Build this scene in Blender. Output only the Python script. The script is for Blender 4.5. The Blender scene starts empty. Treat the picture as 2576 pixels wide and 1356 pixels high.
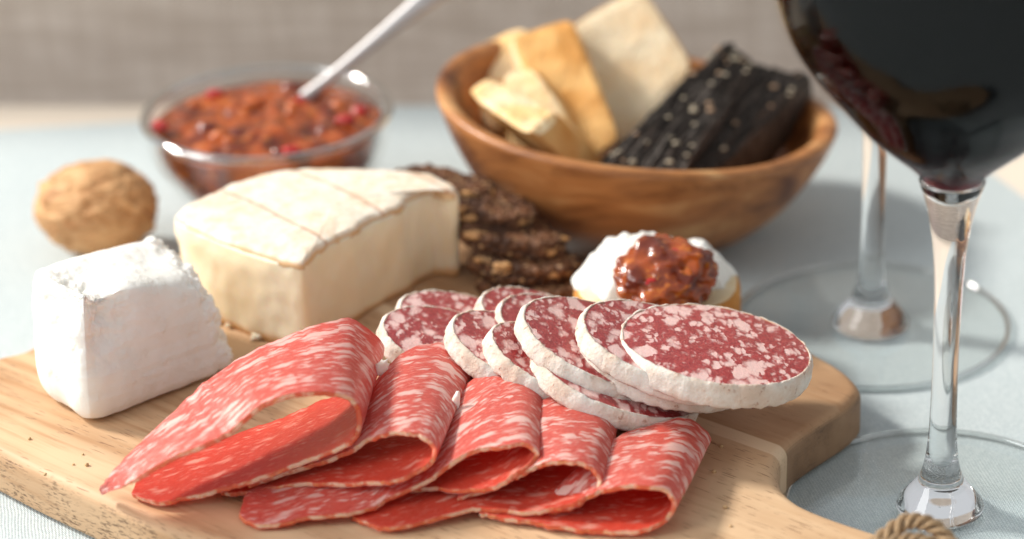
import bpy, math, random
import numpy as np
from mathutils import Vector, noise, Matrix
random.seed(7)
rng = np.random.default_rng(7)
scene = bpy.context.scene
COL = scene.collection
PI = math.pi

# ------------------------------------------------------------------ camera model
F, HC, PITCH, CX, CY = 6800.0, 0.36, math.radians(26.0), 1850.0, 678.0
CP, SP = math.cos(PITCH), math.sin(PITCH)
def _ray(px, py):
    v = (py - CY) / F
    return (px - CX) / F, CP - v * SP, -SP - v * CP
def G(px, py, z=0.0):            # a point on a horizontal surface at height z
    dx, dy, dz = _ray(px, py); t = (z - HC) / dz
    return np.array((dx * t, dy * t, z))
def V(px, py, Y):                # a point at distance Y along the table
    dx, dy, dz = _ray(px, py); t = Y / dy
    return np.array((dx * t, Y, HC + dz * t))
def GV(p):
    return G(*p) if p[2] < 0.3 else V(*p)

# ------------------------------------------------------------------ object helpers
def meta(o, label=None, cat=None, group=None, kind=None):
    if label: o['label'] = label
    if cat: o['category'] = cat
    if group: o['group'] = group
    if kind: o['kind'] = kind
    return o
def empty(name, loc, label, cat, group=None):
    e = bpy.data.objects.new(name, None); COL.objects.link(e)
    e.location = tuple(loc); e.empty_display_size = 0.01
    return meta(e, label, cat, group)
def mesh(name, verts, faces, mat, parent=None, smooth=True, uvs=None, subsurf=0, mats=None, fmat=None):
    """verts are in world space; they are stored relative to the parent's place"""
    verts = np.asarray(verts, float).reshape(-1, 3)
    off = np.zeros(3)
    if parent is not None:
        p = parent
        while p is not None:
            off += np.array(p.location); p = p.parent
        loc = None
    else:
        lo, hi = verts.min(0), verts.max(0)
        off = np.array(((lo[0] + hi[0]) / 2, (lo[1] + hi[1]) / 2, lo[2]))
        loc = off
    me = bpy.data.meshes.new(name)
    me.from_pydata([tuple(v) for v in verts - off], [], [tuple(int(i) for i in f) for f in faces])
    if uvs is not None:
        lay = me.uv_layers.new(name='UVMap')
        idx = np.empty(len(me.loops), dtype=np.int32); me.loops.foreach_get('vertex_index', idx)
        lay.data.foreach_set('uv', np.asarray(uvs, np.float32)[idx].ravel())
    if smooth: me.polygons.foreach_set('use_smooth', [True] * len(me.polygons))
    for m in (mats or [mat]): me.materials.append(m)
    if fmat is not None: me.polygons.foreach_set('material_index', [int(i) for i in fmat])
    me.update()
    o = bpy.data.objects.new(name, me); COL.objects.link(o)
    if parent is not None: o.parent = parent
    else: o.location = tuple(loc)
    if subsurf:
        md = o.modifiers.new('sub', 'SUBSURF'); md.levels = subsurf; md.render_levels = subsurf
    return o
def N3(p, s, seed=0.0, octs=3):
    """fractal noise of points p (n,3) at frequency s, about -1..1"""
    out = np.empty(len(p))
    for i, q in enumerate(p):
        out[i] = noise.fractal(Vector((q[0] * s + seed, q[1] * s - seed, q[2] * s + seed * .37)), 1.0, 2.0, octs)
    return out
def rings_faces(nr, n, closed=True):
    f = []
    m = n if closed else n - 1
    for i in range(nr - 1):
        a, b = i * n, (i + 1) * n
        for j in range(m):
            k = (j + 1) % n
            f.append((a + j, a + k, b + k, b + j))
    return f
def lathe(prof, n=96, cx=0, cy=0, cz=0, cap0=False, cap1=False):
    v = []; a = np.linspace(0, 2 * PI, n, endpoint=False)
    for r, z in prof:
        for t in a: v.append((cx + r * math.cos(t), cy + r * math.sin(t), cz + z))
    f = rings_faces(len(prof), n)
    if cap0: f.append(tuple(range(n))[::-1])
    if cap1: f.append(tuple(range((len(prof) - 1) * n, len(prof) * n)))
    return np.array(v), f
def crom(pts, n, closed=False):
    """Catmull-Rom through pts, n samples, evenly spaced in key parameter"""
    P = np.asarray(pts, float); m = len(P)
    segs = m if closed else m - 1
    out = []
    for u in np.linspace(0, segs, n, endpoint=not closed):
        i = min(int(u), segs - 1); t = u - i
        if closed: a, b, c, d = P[(i - 1) % m], P[i % m], P[(i + 1) % m], P[(i + 2) % m]
        else:
            a = P[max(i - 1, 0)]; b = P[i]; c = P[min(i + 1, m - 1)]; d = P[min(i + 2, m - 1)]
        out.append(0.5 * ((2 * b) + (-a + c) * t + (2 * a - 5 * b + 4 * c - d) * t * t + (-a + 3 * b - 3 * c + d) * t ** 3))
    return np.array(out)
def smooth_prof(keys, n): return crom(keys, n)

# ------------------------------------------------------------------ material helpers
class MB:
    def __init__(s, name):
        s.m = bpy.data.materials.new(name); s.m.use_nodes = True
        s.nt = s.m.node_tree; s.nt.nodes.clear()
        s.out = s.n('ShaderNodeOutputMaterial')
    def n(s, typ, ins=None, **props):
        nd = s.nt.nodes.new(typ)
        for k, v in props.items(): setattr(nd, k, v)
        for k, v in (ins or {}).items():
            sock = nd.inputs[k]
            if isinstance(v, bpy.types.NodeSocket): s.nt.links.new(v, sock)
            else: sock.default_value = v
        return nd
    def link(s, a, b): s.nt.links.new(a, b)
    def coord(s, kind='Object', scale=(1, 1, 1), rot=(0, 0, 0), loc=(0, 0, 0)):
        tc = s.n('ShaderNodeTexCoord')
        mp = s.n('ShaderNodeMapping', {'Vector': tc.outputs[kind], 'Scale': scale, 'Rotation': rot, 'Location': loc})
        return mp.outputs[0]
    def noise(s, vec, scale, detail=3, rough=.55, dist=0.0):
        return s.n('ShaderNodeTexNoise', {'Vector': vec, 'Scale': scale, 'Detail': detail, 'Roughness': rough, 'Distortion': dist})
    def voro(s, vec, scale, rand=1.0, feature='F1'):
        return s.n('ShaderNodeTexVoronoi', {'Vector': vec, 'Scale': scale, 'Randomness': rand}, feature=feature)
    def math(s, op, a, b=0.0, c=0.0, clamp=False):
        nd = s.n('ShaderNodeMath', operation=op, use_clamp=clamp)
        for i, v in enumerate((a, b, c)):
            if isinstance(v, bpy.types.NodeSocket): s.nt.links.new(v, nd.inputs[i])
            else: nd.inputs[i].default_value = v
        return nd.outputs[0]
    def ramp(s, fac, a, b, lo=0.0, hi=1.0, interp='SMOOTHSTEP'):
        return s.n('ShaderNodeMapRange', {'Value': fac, 'From Min': a, 'From Max': b, 'To Min': lo, 'To Max': hi}, interpolation_type=interp).outputs[0]
    def mix(s, fac, a, b, blend='MIX'):
        nd = s.n('ShaderNodeMix', data_type='RGBA', blend_type=blend)
        for i, v in ((0, fac), (6, a), (7, b)):
            if isinstance(v, bpy.types.NodeSocket): s.nt.links.new(v, nd.inputs[i])
            else: nd.inputs[i].default_value = (tuple(v) + (1,)) if isinstance(v, tuple) and len(v) == 3 else v
        return nd.outputs[2]
    def vadd(s, vec, add, k):
        sub = s.n('ShaderNodeVectorMath', {0: add, 1: (.5, .5, .5)}, operation='SUBTRACT').outputs[0]
        mul = s.n('ShaderNodeVectorMath', {0: sub, 3: k}, operation='SCALE').outputs[0]
        return s.n('ShaderNodeVectorMath', {0: vec, 1: mul}, operation='ADD').outputs[0]
    def bump(s, h, dist=0.001, strength=1.0, nrm=None):
        d = {'Height': h, 'Distance': dist, 'Strength': strength}
        if nrm is not None: d['Normal'] = nrm
        return s.n('ShaderNodeBump', d).outputs[0]
    def bsdf(s, color, rough=.5, normal=None, spec=.5, sss=0.0, radius=(1, .4, .25), sscale=.003, coat=0.0, coatr=.1, metal=0.0, trans=0.0, ior=1.45, sheen=0.0):
        d = {'Roughness': rough, 'Specular IOR Level': spec, 'Metallic': metal, 'IOR': ior, 'Transmission Weight': trans,
             'Coat Weight': coat, 'Coat Roughness': coatr, 'Sheen Weight': sheen}
        d['Base Color'] = color if isinstance(color, bpy.types.NodeSocket) else tuple(color) + (1,)
        if normal is not None: d['Normal'] = normal
        if sss:
            d['Subsurface Weight'] = sss; d['Subsurface Radius'] = radius; d['Subsurface Scale'] = sscale
        return s.n('ShaderNodeBsdfPrincipled', d)
    def done(s, sh):
        s.link(sh.outputs[0], s.out.inputs[0]); return s.m

# ---- cloth: blue grey canvas
def m_cloth():
    b = MB('blue_grey_canvas')
    c = b.coord('Object', rot=(0, 0, math.radians(24)))
    wob = b.noise(c, 60, 2)
    c2 = b.vadd(c, wob.outputs[1], .0016)
    sep = b.n('ShaderNodeSeparateXYZ', {0: c2})
    k = 2 * PI / .00105
    sx = b.math('SINE', b.math('MULTIPLY', sep.outputs[0], k))
    sy = b.math('SINE', b.math('MULTIPLY', sep.outputs[1], k * .8))
    w = b.math('MULTIPLY', sx, sy)
    h = b.math('ADD', b.math('MULTIPLY', w, .5), b.math('MULTIPLY', b.math('ABSOLUTE', sx), .6))
    fine = b.noise(c, 1500, 2)
    big = b.noise(c, 14, 3)
    f = b.ramp(h, -.5, 1.1)
    col = b.mix(f, (.31, .385, .405), (.63, .69, .69))
    col = b.mix(b.ramp(fine.outputs[0], .35, .7), col, b.mix(.45, col, (.80, .84, .82)))
    col = b.mix(b.ramp(big.outputs[0], .35, .7), col, b.mix(.12, col, (.35, .43, .46)))
    nb = b.bump(h, .00018, .8)
    return b.done(b.bsdf(col, .85, nb, spec=.2, sheen=.15))
# ---- wood of the board
def m_board():
    b = MB('acacia_board')
    c = b.coord('Object', rot=(0, 0, math.radians(36)))
    tl = b.noise(b.n('ShaderNodeMapping', {'Vector': c, 'Scale': (5, 26, 26)}).outputs[0], 1.0, 2)
    c1 = b.vadd(c, tl.outputs[1], .010)
    s1 = b.n('ShaderNodeMapping', {'Vector': c1, 'Scale': (18, 330, 330)}).outputs[0]
    s2 = b.n('ShaderNodeMapping', {'Vector': c1, 'Scale': (5, 70, 70)}).outputs[0]
    s3 = b.n('ShaderNodeMapping', {'Vector': c, 'Scale': (150, 2100, 1200)}).outputs[0]
    g1 = b.noise(s1, 1.0, 3, .6); g2 = b.noise(s2, 1.0, 3, .55); g3 = b.noise(s3, 1.0, 1, .5)
    big = b.noise(c, 22, 2)
    col = b.mix(b.ramp(g2.outputs[0], .3, .72), (.67, .455, .27), (.43, .235, .115))
    col = b.mix(b.ramp(g1.outputs[0], .45, .72, 0, .7), col, (.40, .20, .085))
    col = b.mix(b.ramp(big.outputs[0], .35, .65, 0, .5), col, (.74, .54, .34))
    pores = b.ramp(g3.outputs[0], .64, .70)
    gate = b.ramp(g2.outputs[0], .38, .60)
    pm = b.math('MULTIPLY', pores, gate)
    col = b.mix(b.math('MULTIPLY', pm, .9), col, (.20, .09, .04))
    # glued strips: a heartwood strip and a pale sapwood line at the handle end
    sp = b.n('ShaderNodeSeparateXYZ', {0: c1})
    gx = b.n('ShaderNodeSeparateXYZ', {0: b.coord('Object')})
    hw = b.ramp(sp.outputs[1], STRIP0, STRIP0 + .0006)
    pale = b.math('MULTIPLY', b.ramp(sp.outputs[1], STRIP0 - .0045, STRIP0 - .004), b.math('SUBTRACT', 1.0, hw))
    endz = b.ramp(sp.outputs[0], .02, .05)
    col = b.mix(b.math('MULTIPLY', hw, .55), col, (.36, .19, .09))
    col = b.mix(b.math('MULTIPLY', pale, .6), col, (.86, .68, .46))
    # end grain / sawn side: rough dark flecks where the normal is sideways
    geo = b.n('ShaderNodeNewGeometry')
    nz = b.n('ShaderNodeSeparateXYZ', {0: geo.outputs['True Normal']})
    side = b.ramp(nz.outputs[2], .75, .3)
    fl = b.noise(b.n('ShaderNodeMapping', {'Vector': c, 'Scale': (420, 420, 1500)}).outputs[0], 1.0, 2, .7)
    big2 = b.noise(c, 70, 3)
    fm = b.math('MULTIPLY', side, b.math('MULTIPLY', b.ramp(fl.outputs[0], .50, .64), b.ramp(big2.outputs[0], .35, .6)))
    col = b.mix(b.math('MULTIPLY', side, .35), col, (.47, .30, .17))
    col = b.mix(b.math('MULTIPLY', b.math('MULTIPLY', side, hw), b.ramp(big2.outputs[0], .3, .6, .6, .95)), col, (.20, .115, .06))
    col = b.mix(b.math('MULTIPLY', fm, .75), col, (.13, .075, .04))
    h = b.math('SUBTRACT', b.math('MULTIPLY', g1.outputs[0], .5), pm)
    h = b.math('SUBTRACT', h, fm)
    return b.done(b.bsdf(col, .55, b.bump(h, .00025, .6), spec=.35))
def m_simple(name, col, rough, **k):
    b = MB(name); return b.done(b.bsdf(col, rough, **k))
# ---- marbled cured meat, laid out in the slice's own flat coordinates (cm)
def m_meat(name, scale, meat_a, meat_b, fat, thr, sss, rough, trans=0.0, bumpd=.0002, soft=.07, fine_amt=.8, coat=.25, w1=.42, w2=.12):
    b = MB(name)
    c = b.coord('UV', scale=scale)
    oi = b.n('ShaderNodeObjectInfo')
    off = b.math('MULTIPLY', oi.outputs['Random'], 37.0)
    cc = b.n('ShaderNodeCombineXYZ', {0: off, 1: off, 2: off})
    c = b.n('ShaderNodeVectorMath', {0: c, 1: cc.outputs[0]}, operation='ADD').outputs[0]
    d1 = b.noise(c, 2.2, 2); d2 = b.noise(c, 7.0, 2)
    cw = b.vadd(b.vadd(c, d1.outputs[1], w1), d2.outputs[1], w2)
    def blobs(scale_, t, sf):
        v = b.voro(cw, scale_)
        r = b.n('ShaderNodeSeparateColor', {0: v.outputs['Color']})
        th = b.ramp(r.outputs[0], .25, 1.0, .02, t, 'LINEAR')
        return b.ramp(b.math('SUBTRACT', th, v.outputs['Distance']), -sf, sf)
    f1 = blobs(1.9, thr, soft)
    f2 = blobs(4.2, thr * .9, soft * 1.3)
    fn = b.noise(cw, 5.5, 4, .62)
    f3 = b.ramp(fn.outputs[0], .56, .72, 0, fine_amt)
    fat_m = b.math('MAXIMUM', b.math('MAXIMUM', f1, f2), b.math('MULTIPLY', f3, .8))
    fib = b.noise(c, 16, 3, .6)
    col = b.mix(b.ramp(fib.outputs[0], .3, .7), meat_a, meat_b)
    fcol = b.mix(b.ramp(fib.outputs[0], .25, .75), fat, tuple(min(1, x * 1.12) for x in fat))
    col = b.mix(fat_m, col, fcol)
    h = b.math('ADD', b.math('MULTIPLY', fat_m, .4), b.math('ADD', b.math('MULTIPLY', fib.outputs[0], .8), fn.outputs[0]))
    nb = b.bump(h, bumpd, .8)
    p = b.bsdf(col, rough, nb, spec=.5, sss=sss, radius=(1, .28, .18), sscale=.003, coat=coat, coatr=.28)
    if trans:
        tcol = b.mix(fat_m, (.95, .10, .04), (1.0, .55, .38))
        t = b.n('ShaderNodeBsdfTranslucent', {'Color': tcol, 'Normal': nb})
        mx = b.n('ShaderNodeMixShader', {0: trans, 1: p.outputs[0], 2: t.outputs[0]})
        return b.done(mx)
    return b.done(p)
def m_casing():
    b = MB('thin_orange_casing')
    c = b.coord('Object')
    n1 = b.noise(c, 230, 3); n2 = b.noise(c, 900, 2)
    col = b.mix(b.ramp(n1.outputs[0], .44, .58), (.74, .15, .07), (.90, .60, .42))
    col = b.mix(b.ramp(n2.outputs[0], .5, .7, 0, .6), col, (.88, .42, .16))
    p = b.bsdf(col, .38, b.bump(n2.outputs[0], .0003, .6), sss=.3, sscale=.003)
    t = b.n('ShaderNodeBsdfTranslucent', {'Color': (1, .3, .12, 1)})
    return b.done(b.n('ShaderNodeMixShader', {0: .2, 1: p.outputs[0], 2: t.outputs[0]}))
def m_rind():
    b = MB('floury_white_rind')
    c = b.coord('Object')
    n0 = b.noise(c, 120, 4, .6); n1 = b.noise(c, 420, 4, .65); n2 = b.noise(c, 1300, 2)
    col = b.mix(b.ramp(n0.outputs[0], .35, .65), (.76, .71, .64), (.66, .53, .43))
    spots = b.math('MULTIPLY', b.ramp(n1.outputs[0], .56, .66), b.ramp(n0.outputs[0], .45, .60))
    col = b.mix(b.math('MULTIPLY', spots, .8), col, (.34, .15, .09))
    h = b.math('ADD', b.math('MULTIPLY', n1.outputs[0], 1.0), b.math('MULTIPLY', n2.outputs[0], .4))
    return b.done(b.bsdf(col, .85, b.bump(h, .0007, .7), spec=.15, sss=.25, radius=(1, .6, .45), sscale=.002))
def m_goat():
    b = MB('fresh_goat_cheese')
    c = b.coord('Object')
    g = b.coord('Object', rot=(0, math.radians(-7), math.radians(-41)), scale=(1, 1, 1))
    st = b.noise(b.n('ShaderNodeMapping', {'Vector': g, 'Scale': (35, 35, 750)}).outputs[0], 1.0, 3, .5)
    n1 = b.noise(c, 110, 4, .6); n2 = b.noise(c, 600, 4, .65)
    rough_m = b.ramp(n1.outputs[0], .50, .62)
    h = b.math('ADD', b.math('MULTIPLY', st.outputs[0], .35), b.math('MULTIPLY', b.math('MULTIPLY', n2.outputs[0], rough_m), 1.3))
    h = b.math('ADD', h, b.math('MULTIPLY', n2.outputs[0], .35))
    col = b.mix(b.ramp(n1.outputs[0], .35, .65), (.87, .855, .80), (.83, .81, .75))
    return b.done(b.bsdf(col, .6, b.bump(h, .0005, .45), spec=.3, sss=.5, radius=(1, .92, .85), sscale=.004))
def m_brie_paste():
    b = MB('cream_cheese_paste')
    c = b.coord('Object')
    n1 = b.noise(c, 60, 3); n2 = b.noise(c, 260, 3)
    sep = b.n('ShaderNodeSeparateXYZ', {0: c})
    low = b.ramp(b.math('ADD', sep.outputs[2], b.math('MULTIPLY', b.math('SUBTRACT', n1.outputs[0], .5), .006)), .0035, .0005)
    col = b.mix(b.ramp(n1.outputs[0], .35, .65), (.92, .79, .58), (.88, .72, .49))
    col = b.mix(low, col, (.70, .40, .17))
    col = b.mix(b.ramp(n2.outputs[0], .6, .75, 0, .3), col, (.90, .76, .55))
    h = b.math('ADD', n1.outputs[0], b.math('MULTIPLY', n2.outputs[0], .5))
    return b.done(b.bsdf(col, .42, b.bump(h, .0006, .35), sss=.4, radius=(1, .6, .3), sscale=.004))
def m_brie_rind():
    b = MB('bloomy_rind')
    c = b.coord('Object', rot=(0, 0, math.radians(-45)))
    n0 = b.noise(c, 55, 3); n1 = b.noise(c, 190, 4, .6)
    cw = b.vadd(c, n0.outputs[1], .003)
    sep = b.n('ShaderNodeSeparateXYZ', {0: cw})
    fr = b.math('ABSOLUTE', b.math('SUBTRACT', b.math('FRACT', b.math('ADD', b.math('MULTIPLY', sep.outputs[0], 44.0), .25)), .5))
    line = b.ramp(fr, .045, .010)
    line = b.math('MULTIPLY', line, b.ramp(n1.outputs[0], .22, .42))
    col = b.mix(b.ramp(n1.outputs[0], .40, .68), (.80, .71, .59), (.70, .56, .41))
    col = b.mix(b.ramp(n0.outputs[0], .52, .70, 0, .35), col, (.80, .60, .38))
    col = b.mix(b.math('MULTIPLY', line, .7), col, (.52, .30, .19))
    edge = b.n('ShaderNodeAttribute', attribute_name='edge')
    em = b.ramp(b.math('ADD', edge.outputs['Fac'], b.math('MULTIPLY', b.math('SUBTRACT', n1.outputs[0], .5), .5)), .35, .8)
    col = b.mix(em, col, (.70, .46, .25))
    h = b.math('SUBTRACT', n1.outputs[0], b.math('MULTIPLY', line, .5))
    return b.done(b.bsdf(col, .7, b.bump(h, .0007, .6), spec=.25, sss=.2, radius=(1, .6, .4), sscale=.002))
def m_walnut():
    b = MB('walnut_shell')
    c = b.coord('Object', rot=(0, math.radians(20), 0))
    n0 = b.noise(b.n('ShaderNodeMapping', {'Vector': c, 'Scale': (45, 120, 190)}).outputs[0], 1.0, 3, .6, 1.0)
    n1 = b.noise(c, 250, 3)
    col = b.mix(b.ramp(n0.outputs[0], .35, .62), (.40, .19, .075), (.62, .34, .155))
    col = b.mix(b.ramp(n1.outputs[0], .35, .65, 0, .4), col, (.70, .44, .22))
    return b.done(b.bsdf(col, .6, b.bump(b.math('ADD', n0.outputs[0], b.math('MULTIPLY', n1.outputs[0], .3)), .0014, .8), spec=.3))
def m_rye():
    b = MB('seeded_dark_bread')
    c = b.coord('Object')
    n0 = b.noise(c, 150, 3); v = b.voro(c, 620)
    r = b.n('ShaderNodeSeparateColor', {0: v.outputs['Color']})
    col = b.mix(b.ramp(n0.outputs[0], .35, .65), (.050, .020, .010), (.15, .065, .03))
    col = b.mix(b.math('MULTIPLY', b.ramp(r.outputs[0], .62, .72, 0, .8), b.ramp(v.outputs['Distance'], .6, .3)), col, (.30, .12, .045))
    col = b.mix(b.math('MULTIPLY', b.ramp(r.outputs[1], .80, .84), b.ramp(v.outputs['Distance'], .55, .3)), col, (.50, .30, .14))
    h = b.math('SUBTRACT', n0.outputs[0], v.outputs['Distance'])
    return b.done(b.bsdf(col, .6, b.bump(h, .0016, .9), spec=.4))
def m_cracker():
    b = MB('charcoal_cracker')
    c = b.coord('UV')
    n0 = b.noise(b.n('ShaderNodeMapping', {'Vector': c, 'Scale': (9, 1.6, 1)}).outputs[0], 1.0, 4, .6, .6)
    n1 = b.noise(c, 14, 3)
    col = b.mix(b.ramp(n0.outputs[0], .35, .65), (.030, .025, .021), (.15, .12, .10))
    col = b.mix(b.ramp(n1.outputs[0], .62, .74, 0, .5), col, (.14, .07, .045))
    return b.done(b.bsdf(col, .65, b.bump(b.math('ADD', n0.outputs[0], b.math('MULTIPLY', n1.outputs[0], .3)), .003, .9), spec=.4))
def m_olive(dark=0):
    b = MB('olive_wood')
    c = b.coord('Object', rot=(math.radians(12), 0, math.radians(14)), loc=(0, 0, dark * .3))
    d = b.noise(c, 16, 2)
    cw = b.vadd(c, d.outputs[1], .035)
    g = b.noise(b.n('ShaderNodeMapping', {'Vector': cw, 'Scale': (14, 60, 90)}).outputs[0], 1.0, 4, .55)
    g2 = b.noise(b.n('ShaderNodeMapping', {'Vector': cw, 'Scale': (30, 240, 420)}).outputs[0], 1.0, 3, .6)
    col = b.mix(b.ramp(g.outputs[0], .34, .58), (.13, .040, .013), (.43, .175, .055))
    col = b.mix(b.ramp(g.outputs[0], .55, .72), col, (.62, .34, .14))
    col = b.mix(b.ramp(g2.outputs[0], .5, .7, 0, .35), col, (.20, .08, .03))
    return b.done(b.bsdf(col, .38, b.bump(g2.outputs[0], .0003, .4), spec=.45, coat=.1, coatr=.3))
def m_toast(name, a, c_, k=.5, hb=.0008):
    b = MB(name)
    c = b.coord('Object')
    n0 = b.noise(c, 70, 3); n1 = b.noise(c, 700, 3)
    col = b.mix(b.ramp(n0.outputs[0], .35, .65), a, c_)
    col = b.mix(b.ramp(n1.outputs[0], .55, .75, 0, .35), col, tuple(x * .75 for x in a))
    return b.done(b.bsdf(col, .8, b.bump(b.math('ADD', b.math('MULTIPLY', n0.outputs[0], k), n1.outputs[0]), hb, .6), spec=.15, sss=.15, radius=(1, .6, .3), sscale=.002))
def m_jam():
    b = MB('chutney')
    c = b.coord('Object')
    n0 = b.noise(c, 95, 3); n1 = b.noise(c, 300, 3)
    col = b.mix(b.ramp(n0.outputs[0], .38, .60), (.13, .018, .005), (.36, .070, .009))
    col = b.mix(b.ramp(n1.outputs[0], .56, .68, 0, .7), col, (.52, .15, .015))
    return b.done(b.bsdf(col, .24, b.bump(n1.outputs[0], .0006, .5), spec=.5, sss=.35, radius=(1, .3, .08), sscale=.004, coat=.4, coatr=.12))
def m_thin_glass(name='thin_clear_glass', tint=(.97, .98, .98), lo=.04, hi=.9):
    """thin-walled glass: light passes straight, the surface mirrors by Fresnel"""
    b = MB(name)
    lw = b.n('ShaderNodeLayerWeight', {'Blend': .5})
    fac = b.math('ADD', b.math('MULTIPLY', b.math('POWER', lw.outputs['Facing'], 4.6), hi), lo)
    tr = b.n('ShaderNodeBsdfTransparent', {'Color': tuple(tint) + (1,)})
    gl = b.n('ShaderNodeBsdfGlossy', {'Color': (1, 1, 1, 1), 'Roughness': .0})
    return b.done(b.n('ShaderNodeMixShader', {0: fac, 1: tr.outputs[0], 2: gl.outputs[0]}))
def m_glass():
    b = MB('clear_glass')
    g = b.n('ShaderNodeBsdfGlass', {'Color': (1, 1, 1, 1), 'Roughness': 0.0, 'IOR': 1.5})
    return b.done(g)
def m_wine():
    b = MB('red_wine')
    g = b.n('ShaderNodeBsdfGlass', {'Color': (1, 1, 1, 1), 'Roughness': 0.0, 'IOR': 1.02})
    va = b.n('ShaderNodeVolumeAbsorption', {'Color': (.46, .02, .06, 1), 'Density': 300.0})
    b.link(va.outputs[0], b.out.inputs[1])
    return b.done(g)
def m_burlap():
    b = MB('natural_burlap')
    c = b.coord('Object')
    wob = b.noise(c, 30, 2)
    c2 = b.vadd(c, wob.outputs[1], .006)
    sep = b.n('ShaderNodeSeparateXYZ', {0: c2})
    k = 2 * PI / .0024
    sx = b.math('SINE', b.math('MULTIPLY', sep.outputs[0], k)); sz = b.math('SINE', b.math('MULTIPLY', sep.outputs[2], k))
    w = b.math('MULTIPLY', sx, sz)
    sl = b.noise(b.n('ShaderNodeMapping', {'Vector': c, 'Scale': (260, 1, 22)}).outputs[0], 1.0, 2)
    sl2 = b.noise(b.n('ShaderNodeMapping', {'Vector': c, 'Scale': (22, 1, 260)}).outputs[0], 1.0, 2)
    col = b.mix(b.ramp(w, -1, 1), (.48, .40, .33), (.70, .61, .53))
    col = b.mix(b.ramp(sl.outputs[0], .35, .65, 0, .6), col, (.74, .66, .58))
    col = b.mix(b.ramp(sl2.outputs[0], .35, .65, 0, .6), col, (.47, .39, .32))
    return b.done(b.bsdf(col, .9, b.bump(w, .0005, .6), spec=.1))
def m_twine():
    b = MB('jute_twine')
    c = b.coord('UV')
    n0 = b.noise(b.n('ShaderNodeMapping', {'Vector': c, 'Scale': (30, 2.5, 1)}).outputs[0], 1.0, 3)
    col = b.mix(b.ramp(n0.outputs[0], .3, .7), (.44, .25, .11), (.80, .58, .34))
    return b.done(b.bsdf(col, .7, b.bump(n0.outputs[0], .0008, .9), spec=.25, sheen=.2))

# ================================================================== SETTING
YB = .868
cloth_pts = [(-900, 395), (-300, 345), (340, 306), (1000, 266), (2265, 266), (2576, 495), (3100, 880), (3600, 1300)]
M_CLOTH = m_cloth()
tbl = mesh('table_top', [(-1.3, -.9, 0), (1.3, -.9, 0), (1.3, YB, 0), (-1.3, YB, 0), (-1.3, -.9, -.03), (1.3, -.9, -.03), (1.3, YB, -.03), (-1.3, YB, -.03)],
           [(0, 1, 2, 3), (7, 6, 5, 4), (0, 4, 5, 1), (1, 5, 6, 2), (2, 6, 7, 3), (3, 7, 4, 0)], m_simple('pale_wood_table', (.80, .70, .58), .5), smooth=False)
meta(tbl, kind='structure')
# cloth as its own polygon lying on the table, its edge a real 1.2 mm hem
back = [G(x, y, .0012) for x, y in cloth_pts]
poly = [tuple(p) for p in back] + [(.62, -.75, .0012), (-1.15, -.75, .0012)]
nb_ = len(poly)
vv = poly + [(x, y, .0001) for x, y, z in poly]
ff = [tuple(range(nb_))[::-1]] + [(i, (i + 1) % nb_, nb_ + (i + 1) % nb_, nb_ + i) for i in range(nb_)]
cl = mesh('tablecloth', vv, ff, M_CLOTH, smooth=False)
meta(cl, 'blue grey canvas cloth spread under the board, bowls and glasses', 'tablecloth')
HT = .0012
bd = mesh('backdrop', [(-.50, YB + .045, -.5), (1.6, YB + .045, -.5), (1.6, YB + .045, .185), (-.50, YB + .045, .185)], [(0, 1, 2, 3)], m_burlap(), smooth=False)
meta(bd, kind='structure')

# ================================================================== CUTTING BOARD
ZT = .0155
U = np.array((.81, -.5864)); W = np.array((.5864, .81))
def uw(u, w): return np.array((u * U[0] + w * W[0], u * U[1] + w * W[1]))
z7 = lambda x, y: ((2900 + x / 1.0794) / 1.59, (900 + y / 1.0794) / 1.59)
right = [z7(*p) for p in ((320, 530), (450, 605), (515, 655), (548, 705), (520, 745), (470, 785), (400, 828), (320, 880), (255, 930), (208, 985), (188, 1040), (194, 1095), (225, 1150), (290, 1205), (390, 1252), (500, 1292), (600, 1325), (720, 1362), (900, 1425))]
right = [G(x, y, ZT)[:2] for x, y in right]
du = right[-1] 
he = right[-1]; hu = he @ U; hwid = he @ W
handle = [uw(hu + .03, hwid - .001), uw(hu + .05, hwid - .010), uw(hu + .056, hwid - .024), uw(hu + .05, hwid - .038), uw(hu + .03, hwid - .047), uw(hu - .005, hwid - .050), uw(hu - .03, hwid - .054), uw(hu - .046, hwid - .066), uw(hu - .058, .402)]
front = [G(x, y, ZT)[:2] for x, y in ((1500, 1590), (1100, 1500), (700, 1395), (433, 1316), (240, 1232), (110, 1172), (0, 1116))]
left = [G(x, y, ZT)[:2] for x, y in ((-120, 1050), (-150, 985), (-80, 935), (0, 903), (85, 878), (200, 800), (360, 700), (540, 600), (800, 535), (1100, 545), (1400, 640), (1700, 722), (1900, 800))]
ctrl = right + handle + front + left
out2 = crom(ctrl, 420, closed=True)
d = np.roll(out2, -1, 0) - np.roll(out2, 1, 0)
nrm2 = np.stack((-d[:, 1], d[:, 0]), 1); nrm2 /= np.linalg.norm(nrm2, axis=1)[:, None] + 1e-12
cen = out2.mean(0)
area = .5 * np.sum(out2[:, 0] * np.roll(out2[:, 1], -1) - out2[:, 1] * np.roll(out2[:, 0], -1))
if area > 0: nrm2 = -nrm2           # outward
rb = .0032; rr = []
for k in range(0, 7):                # rounded bottom, side, rounded top; top flat is the drawn outline shrunk a little
    a = PI / 2 * k / 6
    rr.append((rb * math.sin(a) - rb, HT + .0002 + rb * (1 - math.cos(a)) * .6))
for k in range(0, 9):
    a = PI / 2 * k / 8
    rr.append((rb * math.cos(a) - rb, ZT - rb * (1 - math.sin(a))))
VV = []
for off, z in rr:
    q = out2 + nrm2 * (off + .0024)
    VV += [(x, y, z) for x, y in q]
n = len(out2)
FF = rings_faces(len(rr), n)
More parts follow.
